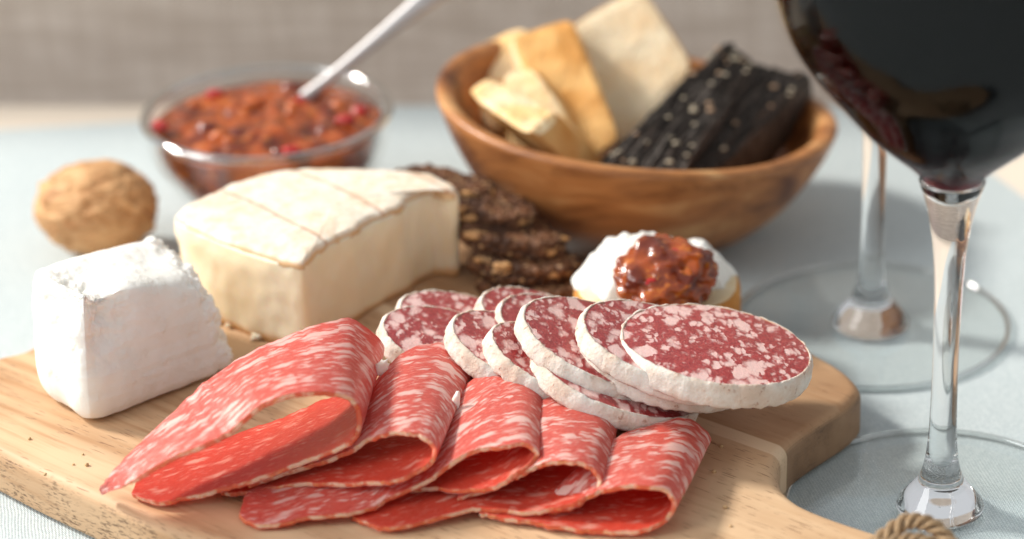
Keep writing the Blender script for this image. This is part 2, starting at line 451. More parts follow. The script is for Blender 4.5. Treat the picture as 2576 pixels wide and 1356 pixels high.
FF.append(tuple(range((len(rr) - 1) * n, len(rr) * n))); FF.append(tuple(range(n))[::-1])
cb = uw(-.39, .5)
STRIP0 = 0.0
def strip_coord(p):      # rotated object coordinate used by the material
    a = math.radians(36); return math.sin(a) * p[0] + math.cos(a) * p[1]
vmin = np.array(VV).min(0); vmax = np.array(VV).max(0); bo = (vmin + vmax) / 2
sp_ = G(*z7(205, 985), ZT)[:2] - bo[:2]
STRIP0 = strip_coord(sp_) - .0005 + .004
BOARD_M = m_board()
board = mesh('cutting_board', VV, FF, BOARD_M)
meta(board, 'light wood serving board with rounded handle under the salami and cheese', 'cutting board')
for p in board.data.polygons:
    if len(p.vertices) > 10: p.use_smooth = False

# ================================================================== FOLDED SALAMI
SHREDS = []
M_THIN = m_meat('marbled_thin_salami', (.66, 2.3, 1), (.62, .085, .062), (.80, .17, .125), (.90, .57, .50), .60, .25, .28, trans=.26, soft=.18, fine_amt=.80, coat=.45)
M_THIN_IN = m_meat('marbled_thin_salami_inside_glow', (.66, 1.9, 1), (.62, .060, .035), (.78, .12, .07), (.88, .42, .32), .34, .25, .30, trans=.38, soft=.20, fine_amt=.45)  # same meat; the red glow of the shaded fold is put into its colour
M_CASING = m_casing()
def folded(front_k, back_k, label, thick=.0013, seed=0):
    NS, NT = 150, 34
    fk = [GV(p) for p in front_k]; bk = [GV(p) for p in back_k]
    if len(bk) < len(fk):            # the lower sheet: a half oval behind its front edge
        iL = len(bk) - 1; dl = bk[iL] - fk[iL]
        tot = np.linalg.norm(fk[-1] - fk[iL])
        for i in range(iL + 1, len(fk)):
            s_ = min(1, np.linalg.norm(fk[i] - fk[iL]) / tot)
            w_ = math.sqrt(max(0, 1 - s_ ** 2.2)) * .95 + .05
            q_ = fk[i] + dl * w_ ; q_[2] = fk[i][2] + .001 * w_; bk.append(q_)
    A = crom(fk, NS); B = crom(bk, NS)
    # wavy cut edges
    P = np.empty((NS, NT, 3))
    ts = np.linspace(0, 1, NT)
    seg = np.r_[0, np.cumsum(np.linalg.norm(np.diff((A + B) / 2, axis=0), axis=1))]
    wid = np.linalg.norm(B - A, axis=1)
    UVs = np.empty((NS, NT, 2))
    for i in range(NS):
        s = seg[i]
        wv = .0009 * noise.noise(Vector((s * 160, seed * 3.1, 0))) + .0007 * noise.noise(Vector((s * 620, seed * 3.1, 4)))
        wv2 = .0012 * noise.noise(Vector((s * 160, seed * 3.1 + 9, 0))) + .0008 * noise.noise(Vector((s * 620, seed * 3.1, 7)))
        e = (B[i] - A[i]); L = np.linalg.norm(e) + 1e-9; e /= L
        a = A[i] + e * wv; b_ = B[i] + e * wv2
        for j, t in enumerate(ts):
            P[i, j] = a + (b_ - a) * t
            UVs[i, j] = (s * 100, (t - .5) * L * 100)
    # normals
    dS = np.gradient(P, axis=0); dT = np.gradient(P, axis=1)
    Nn = np.cross(dS, dT); Nn /= np.linalg.norm(Nn, axis=2)[:, :, None] + 1e-12
    # gentle buckles in the sheet
    for i in range(NS):
        for j in range(NT):
            q = Vector((seg[i] * 55, ts[j] * 1.5, seed * 5.0))
            P[i, j] += Nn[i, j] * (.00045 * noise.noise(q) + .00012 * noise.noise(q * 5))
            if P[i, j][2] < ZT + .0011: P[i, j][2] = ZT + .0011
    dS = np.gradient(P, axis=0); dT = np.gradient(P, axis=1)
    Nn = np.cross(dS, dT); Nn /= np.linalg.norm(Nn, axis=2)[:, :, None] + 1e-12
    # thickness tapers to a softly rounded cut edge
    inn = P[:, 1:-1]; 
    top = P + Nn * thick / 2; bot = P - Nn * thick / 2
    root = empty('folded_salami_slice', (float(P[:, :, 0].mean()), float(P[:, :, 1].mean()), ZT), label, 'salami slice', 'thin salami slices folded over')
    # meat: both faces
    v = np.concatenate((top.reshape(-1, 3), bot.reshape(-1, 3)))
    idx = lambda i, j, k: k * NS * NT + i * NT + j
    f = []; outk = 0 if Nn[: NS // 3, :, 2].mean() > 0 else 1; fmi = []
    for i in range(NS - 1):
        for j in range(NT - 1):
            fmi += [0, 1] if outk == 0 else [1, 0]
            f.append((idx(i, j, 0), idx(i + 1, j, 0), idx(i + 1, j + 1, 0), idx(i, j + 1, 0)))
            f.append((idx(i, j, 1), idx(i, j + 1, 1), idx(i + 1, j + 1, 1), idx(i + 1, j, 1)))
    uv = np.concatenate((UVs.reshape(-1, 2), UVs.reshape(-1, 2) + (13.7, 5.2)))
    m_ = mesh('meat', v, f, None, root, uvs=uv, mats=[M_THIN, M_THIN_IN], fmat=fmi)
    # casing: rounded strip closing the edge all round
    loop = [(i, 0) for i in range(NS)] + [(NS - 1, j) for j in range(1, NT)] + [(i, NT - 1) for i in range(NS - 2, -1, -1)] + [(0, j) for j in range(NT - 2, 0, -1)]
    cen_ = P[:, NT // 2]
    C = np.array([P[i, j] for i, j in loop]); CN = np.array([Nn[i, j] for i, j in loop])
    tang = np.roll(C, -1, 0) - np.roll(C, 1, 0)
    outw = np.cross(tang, CN); outw /= np.linalg.norm(outw, axis=1)[:, None] + 1e-12
    ctr = np.array([P[min(max(i, 6), NS - 7), NT // 2] for i, j in loop])
    if np.mean(np.sum(outw * (C - ctr), axis=1)) < 0: outw = -outw
    cv = []; K = 7
    for k in range(K):
        a = -PI / 2 + PI * k / (K - 1)
        bul = .55 + .35 * np.array([noise.noise(Vector((c * 300))) for c in C])
        cv.append(C + CN * (thick / 2 * 1.04) * math.sin(a) + outw * (-.00025 + thick * .40 * math.cos(a) * bul)[:, None])
    mesh('casing', np.concatenate(cv), rings_faces(K, len(loop)), M_CASING, root)
    return root
F1f = [(261, 1241, .0175), (329, 1216, .565), (413, 1167, .564), (562, 1099, .567), (655, 1026, .571), (749, 993, .574), (828, 990, .577), (885, 1012, .580), (903, 1062, .0350), (886, 1112, .0320), (819, 1146, .0280), (749, 1169, .0255), (655, 1204, .0230), (562, 1232, .0205), (469, 1255, .0182), (399, 1267, .0172), (333, 1246, .0170)]
F1b = [(256, 1230, .0185), (290, 1185, .573), (375, 1100, .582), (500, 985, .592), (620, 895, .601), (725, 848, .607), (800, 821, .611), (885, 812, .616), (957, 868, .0365), (940, 925, .0320), (872, 985, .0270), (805, 1014, .0245), (735, 1046, .0225), (640, 1080, .0200), (520, 1125, .0180), (410, 1170, .0172), (345, 1215, .0170)]
F2f = [(625, 1222, .0195), (674, 1205, .0205), (795, 1171, .0240), (879, 1134, .0283), (910, 1119, .0300), (949, 1103, .0322), (993, 1091, .0338), (1037, 1094, .0340), (1072, 1107, .0330), (1092, 1135, .0308), (1081, 1166, .0288), (1042, 1191, .0272), (996, 1212, .0255), (889, 1219, .0228), (749, 1221, .0200), (632, 1239, .0178), (585, 1245, .0172), (556, 1240, .0170)]
F2b = [(640, 1190, .0205), (700, 1150, .0215), (790, 1090, .0240), (880, 1025, .0280), (935, 975, .0310), (970, 935, .0332), (1012, 896, .0350), (1062, 872, .0358), (1125, 872, .0350), (1181, 918, .0322)]
F3f = [(602, 1298, .0172), (625, 1315, .0172), (679, 1324, .0172), (795, 1302, .0182), (935, 1284, .0192), (985, 1252, .0208), (1076, 1213, .0240), (1160, 1153, .0288), (1233, 1133, .0310), (1312, 1118, .0320), (1352, 1140, .0300), (1337, 1170, .0280), (1297, 1199, .0262), (1243, 1225, .0242), (1155, 1236, .0220), (1076, 1234, .0200), (1010, 1238, .0185), (950, 1245, .018)]
F3b = [(612, 1262, .0178), (635, 1238, .0180), (700, 1215, .0185), (820, 1170, .0200), (930, 1130, .0220), (1020, 1080, .0245), (1110, 1025, .0280), (1190, 962, .0315), (1250, 906, .0340), (1312, 888, .0345), (1359, 925, .0315)]
F4f = [(1150, 1262, .0192), (1223, 1235, .0212), (1272, 1212, .0235), (1307, 1195, .0255), (1336, 1181, .0272), (1370, 1169, .0288), (1409, 1162, .0298), (1449, 1166, .0295), (1483, 1182, .0282), (1506, 1211, .0258), (1499, 1237, .0240), (1468, 1256, .0225), (1409, 1280, .0205), (1321, 1293, .0190), (1223, 1284, .0185), (1135, 1298, .0182), (1042, 1324, .0175), (978, 1333, .0172), (934, 1326, .0170), (885, 1302, .0170)]
F4b = [(1170, 1215, .0205), (1230, 1168, .0230), (1272, 1125, .0250), (1302, 1085, .0266), (1335, 1043, .0290), (1370, 1006, .0308), (1425, 993, .0312), (1480, 990, .0308), (1535, 997, .0295), (1561, 1028, .0265)]
F5f = [(1380, 1296, .0185), (1444, 1277, .0205), (1478, 1253, .0228), (1512, 1236, .0246), (1540, 1229, .0256), (1586, 1225, .0266), (1635, 1226, .0268), (1672, 1236, .0256), (1696, 1268, .0228), (1684, 1301, .0200), (1654, 1325, .0182), (1615, 1339, .0175), (1566, 1343, .0172), (1493, 1334, .0172), (1419, 1328, .0172), (1321, 1315, .0172), (1204, 1299, .0172)]
F5b = [(1400, 1240, .0200), (1450, 1190, .0230), (1490, 1150, .0248), (1530, 1117, .0256), (1572, 1093, .0262), (1618, 1082, .0262), (1672, 1065, .0265), (1728, 1060, .0258), (1784, 1100, .0222)]
folded(F1f, F1b, 'largest folded thin salami slice, leftmost, arching over a wide open loop beside the white cheese', seed=1)
folded(F2f, F2b, 'second folded salami slice from the left, tucked against the largest one', seed=2)
folded(F3f, F3b, 'middle folded salami slice with a long flat tongue reaching left along the board', seed=3)
folded(F4f, F4b, 'fourth folded salami slice from the left, its top edge below the white rind slices', seed=4)
folded(F5f, F5b, 'rightmost and smallest folded salami slice, with a cream strip of rind at its mouth', seed=5)
# loose shreds of fat on the folds
M_FAT = m_simple('white_fat', (.88, .78, .70), .45, sss=.4, sscale=.002)
for nm_, q_, sc_, rt_ in (('folded_salami_slice', G(959, 925, .0362), (.9, .45, 1.5), 35), ('folded_salami_slice.001', G(1147, 1012, .0320), (.55, .4, 1.8), 12), ('folded_salami_slice.002', G(1297, 897, .0345), (1.6, .6, .5), 0)):
    SHREDS.append((nm_, q_, sc_, rt_))

# ================================================================== SALAMI SLICES WITH WHITE RIND
M_SLICE = m_meat('marbled_salami_face', (1.15, .78, 1), (.26, .018, .022), (.44, .060, .056), (.76, .50, .46), .66, .2, .28, soft=.15, fine_amt=.62, coat=.35, w1=.5, w2=.16)
M_RIND = m_rind()
M_SKIN = m_simple('brown_skin_line', (.52, .30, .19), .6)
def salami_slice(px, py, zc, R, tilt, label, t=.0065, yaw=0.0, pitch=0.0, asp=1.0, seed=0):
    c = G(px, py, zc)
    Rm = (Matrix.Rotation(math.radians(yaw), 3, 'Z') @ Matrix.Rotation(math.radians(tilt), 3, 'Y') @ Matrix.Rotation(math.radians(pitch), 3, 'X'))
    Rn = np.array(Rm)
    root = empty('salami_slice', c, label, 'salami slice', 'salami slices with white rind')
    n = 144; a = np.linspace(0, 2 * PI, n, endpoint=False)
    prof = np.array([1 + .016 * noise.noise(Vector((math.cos(x) * 1.6, math.sin(x) * 1.6, seed * 7.1))) + .010 * noise.noise(Vector((math.cos(x) * 5, math.sin(x) * 5, seed * 3.3))) + .006 * noise.noise(Vector((math.cos(x) * 14, math.sin(x) * 14, seed * 5))) for x in a])
    def loc(r, z):   # r array
        return np.stack((np.cos(a) * r, np.sin(a) * r * asp, np.full(n, 0.0) + z), 1)
    bow = .0006
    # meat face + bottom
    v = []; uv = []; nr = 18
    for k in range(nr):
        q = (k + .02) / (nr - 1 + .02); r = R * .965 * q * (1 + (prof - 1) * q * q)
        zz = t / 2 + bow * (1 - q * q) + .00018 * np.array([noise.noise(Vector((math.cos(x) * q * 7, math.sin(x) * q * 7, seed))) for x in a])
        p = loc(r, zz); v.append(p); uv.append(p[:, :2] * 100)
    f = rings_faces(nr, n); f.append(tuple(range(n))[::-1])
    base = nr * n
    for k, q in enumerate((1.0, .55, .02)):
        p = loc(R * .965 * q * prof, -t / 2); v.append(p); uv.append(p[:, :2] * 100 + 21)
    f += [(base + i, base + n + i, base + n + (i + 1) % n, base + (i + 1) % n) for i in range(n)]
    f += [(base + n + i, base + 2 * n + i, base + 2 * n + (i + 1) % n, base + n + (i + 1) % n) for i in range(n)]
    f.append(tuple(range(base + 2 * n, base + 3 * n)))
    v = np.concatenate(v) @ Rn.T + c
    mesh('meat', v, f, M_SLICE, root, uvs=np.concatenate(uv))
    # rind: folded, knobbly band
    secs = [(.945, t / 2 - .0003, 0), (.958, t / 2 + .0001, 0), (.978, t / 2 + .00005, .2), (.995, t / 2 - .0006, .6), (1.005, t * .28, 1), (1.008, t * .08, 1), (1.008, -t * .12, 1), (1.004, -t * .3, 1), (.992, -t / 2 + .0004, .6), (.97, -t / 2 - .0001, .2), (.945, -t / 2 + .0003, 0)]
    v = []
    for q, z, w in secs:
        nz = np.array([noise.noise(Vector((math.cos(x) * 9, math.sin(x) * 9, z * 260 + seed * 11))) * .55 + noise.noise(Vector((math.cos(x) * 26, math.sin(x) * 26, z * 500 + seed))) * .35 for x in a])
        zo = np.array([noise.noise(Vector((math.cos(x) * 11, math.sin(x) * 11, seed * 2.0))) for x in a]) * .0006
        p = loc(R * q * prof + w * .0007 * nz, z + zo * (1 if q > .96 else .4)); v.append(p)
    fm = []
    for k in range(len(secs) - 1): fm += [1 if k == 0 else 0] * n
    mesh('rind', np.concatenate(v) @ Rn.T + c, rings_faces(len(secs), n), None, root, mats=[M_RIND, M_SKIN], fmat=fm)
    return root
SL = [  # px, py, zc, R, tilt, yaw, pitch, aspect
    (1195, 836, .0262, .0225, 20, 0, 3, .80, 'farthest white rind salami slice, half behind another at the foot of the big cheese wedge'),
    (1385, 826, .0255, .0215, 24, 4, 3, .82, 'small back row salami slice directly in front of the dark bread stack'),
    (1435, 850, .0275, .0218, 24, 4, 3, .86, 'back row salami slice second from the dark bread, wedged before the crostini'),
    (1148, 886, .0285, .0212, 20, 0, 2, .86, 'leftmost white rind salami slice, just above the largest folded slice'),
    (1312, 902, .0305, .0208, 24, 3, 2, .86, 'front row salami slice second from the left, above the second folded slice'),
    (1405, 932, .0305, .0205, 26, 6, 2, .84, 'front row salami slice above the peak of the middle folded slice'),
    (1520, 872, .035, .0240, 23, 6, 3, .90, 'thick salami slice with a broad white edge left of the crostini'),
    (1545, 962, .0290, .0228, 22, 6, 0, .86, 'lowest salami slice, its rind running down towards the fourth folded slice'),
    (1672, 872, .037, .0236, 20, 8, 3, .90, 'salami slice right below the crostini, mostly under the largest one'),
    (1655, 912, .0315, .0232, 18, 12, -1, .90, 'salami slice directly underneath the largest one, its brownish rind showing below'),
    (1797, 886, .037, .0252, 10, 6, -1, .98, 'largest salami slice on top, whole marbled face showing beside the wine glass'),
]
OFFS = [14, 14, 14, 2, 0, -2, 12, 8, 14, 10, 8]
for i, s in enumerate(SL):
    salami_slice(s[0], s[1] + OFFS[i], s[2], s[3], s[4], s[8], yaw=s[5], pitch=s[6], asp=s[7] - .05, seed=i + 1, t=.0054 if i < 10 else .0066)

# ================================================================== GOAT CHEESE
def hexa(name, corners, nx, ny, nz, disp, mat, parent=None, power=5):
    """trilinear block of 8 corners: index = x + 2y + 4z, surface displaced by disp(P, N, uvw)"""
    C = np.asarray(corners, float); C[:, :2] = C.mean(0)[:2] + (C[:, :2] - C.mean(0)[:2]) * 1.05; C[4:, 2] += .0012
    keys = {}; v = []; uvw = []
    def vid(a, b, c):
        k = (a, b, c)
        if k not in keys:
            keys[k] = len(v); x, y, z = a / nx, b / ny, c / nz
            p = np.zeros(3)
            for i in range(8):
                wx = x if i & 1 else 1 - x; wy = y if i & 2 else 1 - y; wz = z if i & 4 else 1 - z
                p += C[i] * wx * wy * wz
            v.append(p); uvw.append((x, y, z))
        return keys[k]
    f = []
    for a in range(nx):
        for b in range(ny):
            f.append((vid(a, b, 0), vid(a, b + 1, 0), vid(a + 1, b + 1, 0), vid(a + 1, b, 0)))
            f.append((vid(a, b, nz), vid(a + 1, b, nz), vid(a + 1, b + 1, nz), vid(a, b + 1, nz)))
    for a in range(nx):
        for c in range(nz):
            f.append((vid(a, 0, c), vid(a + 1, 0, c), vid(a + 1, 0, c + 1), vid(a, 0, c + 1)))
            f.append((vid(a, ny, c), vid(a, ny, c + 1), vid(a + 1, ny, c + 1), vid(a + 1, ny, c)))
    for b in range(ny):
        for c in range(nz):
            f.append((vid(0, b, c), vid(0, b, c + 1), vid(0, b + 1, c + 1), vid(0, b + 1, c)))
            f.append((vid(nx, b, c), vid(nx, b + 1, c), vid(nx, b + 1, c + 1), vid(nx, b, c + 1)))
    v = np.array(v); uvw = np.array(uvw)
    cc = C.mean(0)
    # rounded corners: blend towards a superellipsoid
    q = uvw * 2 - 1
    m = (np.abs(q) ** power).sum(1) ** (1 / power)
    v = cc + (v - cc) / np.maximum(m, 1e-6)[:, None] ** .8
    # normals by face accumulation
    Nn = np.zeros_like(v); fa = np.array(f)
    fn = np.cross(v[fa[:, 2]] - v[fa[:, 0]], v[fa[:, 3]] - v[fa[:, 1]])
    for k in range(4): np.add.at(Nn, fa[:, k], fn)
    Nn /= np.linalg.norm(Nn, axis=1)[:, None] + 1e-12
    v = disp(v, Nn, uvw)
    return mesh(name, v, f, mat, parent)
M_GOAT = m_goat()
BF, BL, BR, BB = G(222, 1082, ZT), G(92, 990, ZT), G(600, 930, ZT), G(470, 815, ZT)
TF, TL, TR, TB = V(205, 735, BF[1] + .002), V(70, 672, BL[1] + .001), V(508, 712, BR[1] + .002), V(385, 598, .671)
def goat_disp(v, N, u):
    n1 = N3(v, 60, 1.3); n2 = N3(v, 230, 5.1); n3 = N3(v, 700, 2.1, 2)
    x, y, z = u.T
    # crumbly broken ridge along the upper front-left edge, torn right end
    ridge = np.exp(-((x - .13 - .10 * N3(v, 40, 9.0)) / .17) ** 2) * np.clip((z - .35) / .4, 0, 1) * np.exp(-((y - .15) / .55) ** 2)
    cutc = ridge * .0046
    torn = np.clip((x - .86) / .12, 0, 1)
    ledge = np.clip((.25 - z) / .2, 0, 1) * np.clip((.3 - x) / .3, 0, 1)
    dd = .0007 * n1 + (.00010 + .0014 * ridge + .0020 * torn) * n2 + (.00003 + .0005 * ridge + .0004 * torn) * n3
    zc = v[:, 2] * 900 + v[:, 0] * 90
    stri = np.array([noise.noise(Vector((q * .55, p[0] * 30, p[1] * 30))) for q, p in zip(zc, v)])
    front = np.clip((.12 - y) / .1, 0, 1) * np.clip(1 - ridge * 1.5, 0, 1)
    dd = dd + front * (.00022 * stri)
    v = v + N * (dd - cutc)[:, None]
    v[:, 2] = np.maximum(v[:, 2], ZT + .0002)
    return v
goat = hexa('goat_cheese', [BF, BR, BL, BB, TF, TR, TL, TB], 120, 80, 120, goat_disp, M_GOAT, power=6.5)
meta(goat, 'fresh white goat cheese chunk with crumbly top at the left end of the board', 'cheese')

# ================================================================== SOFT CHEESE WEDGE
ZB = .0425
topk = [(740, 664), (600, 622), (500, 583), (443, 550), (452, 527), (500, 503), (570, 470), (650, 443), (730, 430), (830, 426), (930, 428), (1040, 433), (1100, 446), (1140, 466), (1152, 480), (1125, 482), (1090, 476), (1052, 490), (1022, 504), (1008, 522), (972, 538), (925, 556), (888, 582), (840, 603), (798, 630), (770, 654)]
top2 = np.array([G(x, y, ZB)[:2] for x, y in topk])
botk = [G(735, 872, ZT), G(610, 822, ZT), G(520, 780, ZT), G(480, 748, ZT)]
O = crom(top2, 300, closed=True)
# smooth version for the paste below the wavy rind
def hull_smooth(P, k):
    Q = P.copy()
    for _ in range(k): Q = (np.roll(Q, 1, 0) + Q * 2 + np.roll(Q, -1, 0)) / 4
    return Q
S_ = hull_smooth(O, 60); cS = S_.mean(0)
# the paste follows the convex line of the right front face
RFa, RFb = G(735, 868, ZT)[:2], G(1163, 752, ZT)[:2]
bri = empty('soft_cheese_wedge', (cS[0], cS[1], ZT), 'tall wedge of soft creamy cheese with a pale brown-lined crust on top', 'cheese')
rings = []
for k, z in enumerate(np.linspace(ZT + .0002, ZB - .001, 26)):
    q = (z - ZT) / (ZB - ZT)
    w_ = min(1, max(0, (q - .45) / .5)) ** 1.5; base = O * w_ + S_ * (1 - w_)
    e = 1.0 + .012 * (1 - q) - .03 * max(0, q - .85) / .15 * .3 - .02 * math.exp(-((q) / .05) ** 2)
    R_ = cS + (base - cS) * e
    n1 = np.array([noise.noise(Vector((p[0] * 70, p[1] * 70, z * 60))) for p in R_]) * .0011 + np.array([noise.noise(Vector((p[0] * 260, p[1] * 260, z * 200))) for p in R_]) * .0004
    dd = R_ - cS; dd /= np.linalg.norm(dd, axis=1)[:, None]
    R_ = R_ + dd * n1[:, None]
    rings.append(np.c_[R_, np.full(len(R_), z)])
vv = np.concatenate(rings); ff = rings_faces(26, 300); ff.append(tuple(range(300))[::-1]); ff.append(tuple(range(25 * 300, 26 * 300)))
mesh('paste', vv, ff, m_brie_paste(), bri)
# rind slab
rings = []; edge = []
for q, z, ed in ((.962, ZB - .0024, 1), (.980, ZB - .0023, 1), (.991, ZB - .0016, 1), (.992, ZB - .0008, .8), (.985, ZB, .55), (.970, ZB + .0005, .3), (.95, ZB + .0008, .1), (.9, ZB + .001, 0), (.8, ZB + .0013, 0), (.65, ZB + .0016, 0), (.5, ZB + .0018, 0), (.35, ZB + .0019, 0), (.2, ZB + .002, 0), (.05, ZB + .002, 0)):
    w_ = min(1, q / .95) ** 5; base = O * w_ + S_ * (1 - w_)
    R_ = cS + (base - cS) * q
    zz = z + np.array([.0005 * noise.noise(Vector((p[0] * 90, p[1] * 90, 1))) + .0003 * noise.noise(Vector((p[0] * 300, p[1] * 300, 1))) for p in R_])
    dd = R_ - cS; dd /= np.linalg.norm(dd, axis=1)[:, None] + 1e-9
    if q > .96: R_ = R_ + dd * np.array([.0006 * noise.noise(Vector((p[0] * 300, p[1] * 300, z * 300))) for p in R_])[:, None]
    rings.append(np.c_[R_, zz]); edge += [ed] * len(R_)
vv = np.concatenate(rings); ff = rings_faces(14, 300); ff.append(tuple(range(13 * 300, 14 * 300)))
rd = mesh('rind', vv, ff, m_brie_rind(), bri)
at = rd.data.attributes.new('edge', 'FLOAT', 'POINT'); at.data.foreach_set('value', edge)

def lump(name, c, r, mat, parent=None, seed=0, amp=.3, fr=1.6, sub=3, sc=(1, 1, 1), rot=None, clampz=None):
    import bmesh
    bm = bmesh.new(); bmesh.ops.create_icosphere(bm, subdivisions=sub, radius=1)
    v = []
    for vt in bm.verts:
        p = vt.co.copy()
        k = 1 + amp * noise.fractal(p * fr + Vector((seed * 3.7, seed, 0)), 1.0, 2.0, 3)
        p = Vector((p.x * sc[0], p.y * sc[1], p.z * sc[2])) * k * r
        if rot is not None: p = rot @ p
        q = np.array(c) + np.array(p)
        if clampz is not None: q[2] = max(q[2], clampz)
        v.append(q)
    f = [[w.index for w in fc.verts] for fc in bm.faces]
    bm.free()
    return mesh(name, v, f, mat, parent)
for k_, (nm_, q_, sc_, rt_) in enumerate(SHREDS):
    par = bpy.data.objects[nm_]
    lump('fat_shred', q_, .0017, M_FAT, par, seed=k_ + 5, amp=.35, fr=2.2, sc=sc_, rot=Matrix.Rotation(math.radians(rt_), 3, 'Y'))
M_CRUMB = m_simple('pale_cheese_crumb', (.86, .76, .58), .6, sss=.3, sscale=.002)
for (x, y, r, m_, lb) in ((757, 838, .0042, M_CRUMB, 'pale cheese crumb stuck at the front foot of the cheese wedge'),
                          (557, 806, .0015, M_GOAT, 'tiny white cheese crumb between the goat cheese and the wedge'),
                          (585, 815, .0016, M_CRUMB, 'tan crumb on the board left of the wedge foot'),
                          (650, 845, .0018, M_CRUMB, 'flat tan crumb below the left face of the cheese wedge')):
    p = G(x, y, ZT + r * .5); o = lump('cheese_crumb', p, r, m_, seed=x, sc=(1.2, .9, .6 if r < .003 else .8), clampz=ZT + .0001, sub=3, amp=.5)
    meta(o, lb, 'crumb', 'cheese crumbs on the board')

rs = random.Random(5); M_TANC = m_simple('tan_crumb', (.55, .36, .18), .6)
for k_ in range(12):
    x_, y_ = rs.choice([(rs.uniform(1700, 1900), rs.uniform(1120, 1330)), (rs.uniform(60, 330), rs.uniform(1080, 1230)), (rs.uniform(560, 700), rs.uniform(860, 930))])
    r = rs.uniform(.0003, .0006)
    o = lump('crumb', G(x_, y_, ZT + r * .5), r, M_TANC, seed=k_ + 40, sub=2, amp=.5)
    meta(o, 'pinhead crumb among those scattered over the bare wood of the board', 'crumb', 'tiny crumbs on the bare board')
# ================================================================== WALNUT
import bmesh
bm = bmesh.new(); bmesh.ops.create_icosphere(bm, subdivisions=6, radius=1)
wc = np.array((G(240, 525, .0165)[0], .748, .0150)); v = []
for vt in bm.verts:
    p = vt.co
    seam = math.exp(-(p.dot(Vector((.35, .75, .55)).normalized()) / .05) ** 2)
    k = 1 + .05 * seam - .025 * math.exp(-((abs(p.dot(Vector((.35, .75, .55)).normalized())) - .12) / .06) ** 2)
    k += .055 * noise.fractal(Vector((p.x * 1.6, p.y * 3, p.z * 5)), 1, 2, 3) - .045 * max(0, .12 - abs(noise.noise(Vector((p.x * 1.7 + 3, p.y * 2.8, p.z * 4))))) / .12
    k += .03 * max(0, p.x) ** 6
    v.append((wc[0] + p.x * .0184 * k, wc[1] + p.y * .0158 * k, wc[2] + p.z * .0144 * k))
v = np.array(v); v[:, 2] += HT + .0001 - v[:, 2].min()
f = [[w.index for w in fc.verts] for fc in bm.faces]; bm.free()
meta(mesh('walnut', v, f, m_walnut()), 'whole brown walnut in its shell on the cloth behind the goat cheese', 'walnut')

# ================================================================== JAM BOWL
M_JAM = m_jam(); M_TG = m_thin_glass()
jc = (G(674, 288, .037)[0], .771)
gb = empty('glass_bowl', (jc[0], jc[1], HT), 'small clear glass bowl full of orange brown chutney', 'bowl')
outer = smooth_prof([(.0, .0), (.012, .0), (.0195, .0004), (.0225, .004), (.0275, .011), (.0325, .018), (.0362, .025), (.0376, .031), (.0381, .0362)], 40)
rimp = [(.0381, .0368), (.0377, .0374), (.0370, .0374), (.0365, .0368)]
inner = smooth_prof([(.0362, .0362), (.0356, .031), (.0342, .025), (.0305, .018), (.0255, .011), (.020, .0055), (.012, .004), (0, .0038)], 36)
prof = [tuple(p) for p in outer] + rimp + [tuple(p) for p in inner]
vv, ff = lathe(prof, 128, jc[0], jc[1], HT + .0001)
mesh('glass_wall', vv, ff, M_TG, gb)
# thick bright rolled rim as real glass ring
ring = []
for k in range(12):
    a = 2 * PI * k / 12; ring.append((.0372 + .0015 * math.cos(a), .0366 + .0014 * math.sin(a)))
ring.append(ring[0])
vv, ff = lathe(ring, 160, jc[0], jc[1], HT + .0001)
M_RIM = MB('glass_rim'); fr_ = M_RIM.n('ShaderNodeLayerWeight', {'Blend': .68}); t_ = M_RIM.n('ShaderNodeBsdfTransparent', {'Color': (.93, .95, .95, 1)}); g_ = M_RIM.n('ShaderNodeBsdfGlossy', {'Roughness': .04})
M_RIM = M_RIM.done(M_RIM.n('ShaderNodeMixShader', {0: fr_.outputs['Facing'], 1: t_.outputs[0], 2: g_.outputs[0]}))
mesh('rim', vv, ff, M_RIM, gb)
# chutney
jam = empty('chutney', (jc[0], jc[1], HT + .004), 'chunky orange brown chutney with red pepper pieces filling the glass bowl', 'chutney')
jp = [(r - .0007, z + .0007) for r, z in inner[::-1] if z < .0325]
n = 128; v = []; a = np.linspace(0, 2 * PI, n, endpoint=False)
for r, z in jp:
    r = max(r, .0002)
    for t in a: v.append((jc[0] + r * math.cos(t), jc[1] + r * math.sin(t), HT + z))
Rj, zj = jp[-1]
tr = 30
for k in range(1, tr + 1):
    q = 1 - k / (tr + .3)
    for t in a:
        x, y = Rj * q * math.cos(t), Rj * q * math.sin(t)
        h = .0030 * (1 - q * q) + (1 - q ** 6) * (.0026 * noise.fractal(Vector((x * 120, y * 120, 3)), 1, 2, 2) + .0008 * noise.noise(Vector((x * 300, y * 300, 3))))
        v.append((jc[0] + x, jc[1] + y, HT + zj + h))
ff = rings_faces(len(jp) + tr, n); ff.append(tuple(range(n))[::-1]); ff.append(tuple(range((len(jp) + tr - 1) * n, (len(jp) + tr) * n)))
mesh('sauce', v, ff, M_JAM, jam)
M_RED = m_simple('red_pepper_piece', (.42, .015, .012), .22, sss=.3, sscale=.003, coat=.4, coatr=.12)
M_AMB = m_simple('amber_fruit_piece', (.44, .10, .014), .22, sss=.4, sscale=.004, coat=.4, coatr=.12)
M_BRN = m_simple('dark_onion_piece', (.16, .025, .010), .22, sss=.3, sscale=.003, coat=.4, coatr=.12)
for i in range(15):
    an = random.uniform(0, 2 * PI); rr_ = Rj * .88 * math.sqrt(random.random())
    s = random.uniform(.0020, .0034)
    m_ = ([M_AMB] * 5 + [M_BRN] * 2 + [M_RED])[i % 8]
    lump('fruit_piece', (jc[0] + rr_ * math.cos(an), jc[1] + rr_ * math.sin(an), HT + zj + .0030 * (1 - (rr_ / Rj) ** 2) - .0004), s, m_, jam, seed=i, sub=3, sc=(1.15, .9, .75), amp=.35)
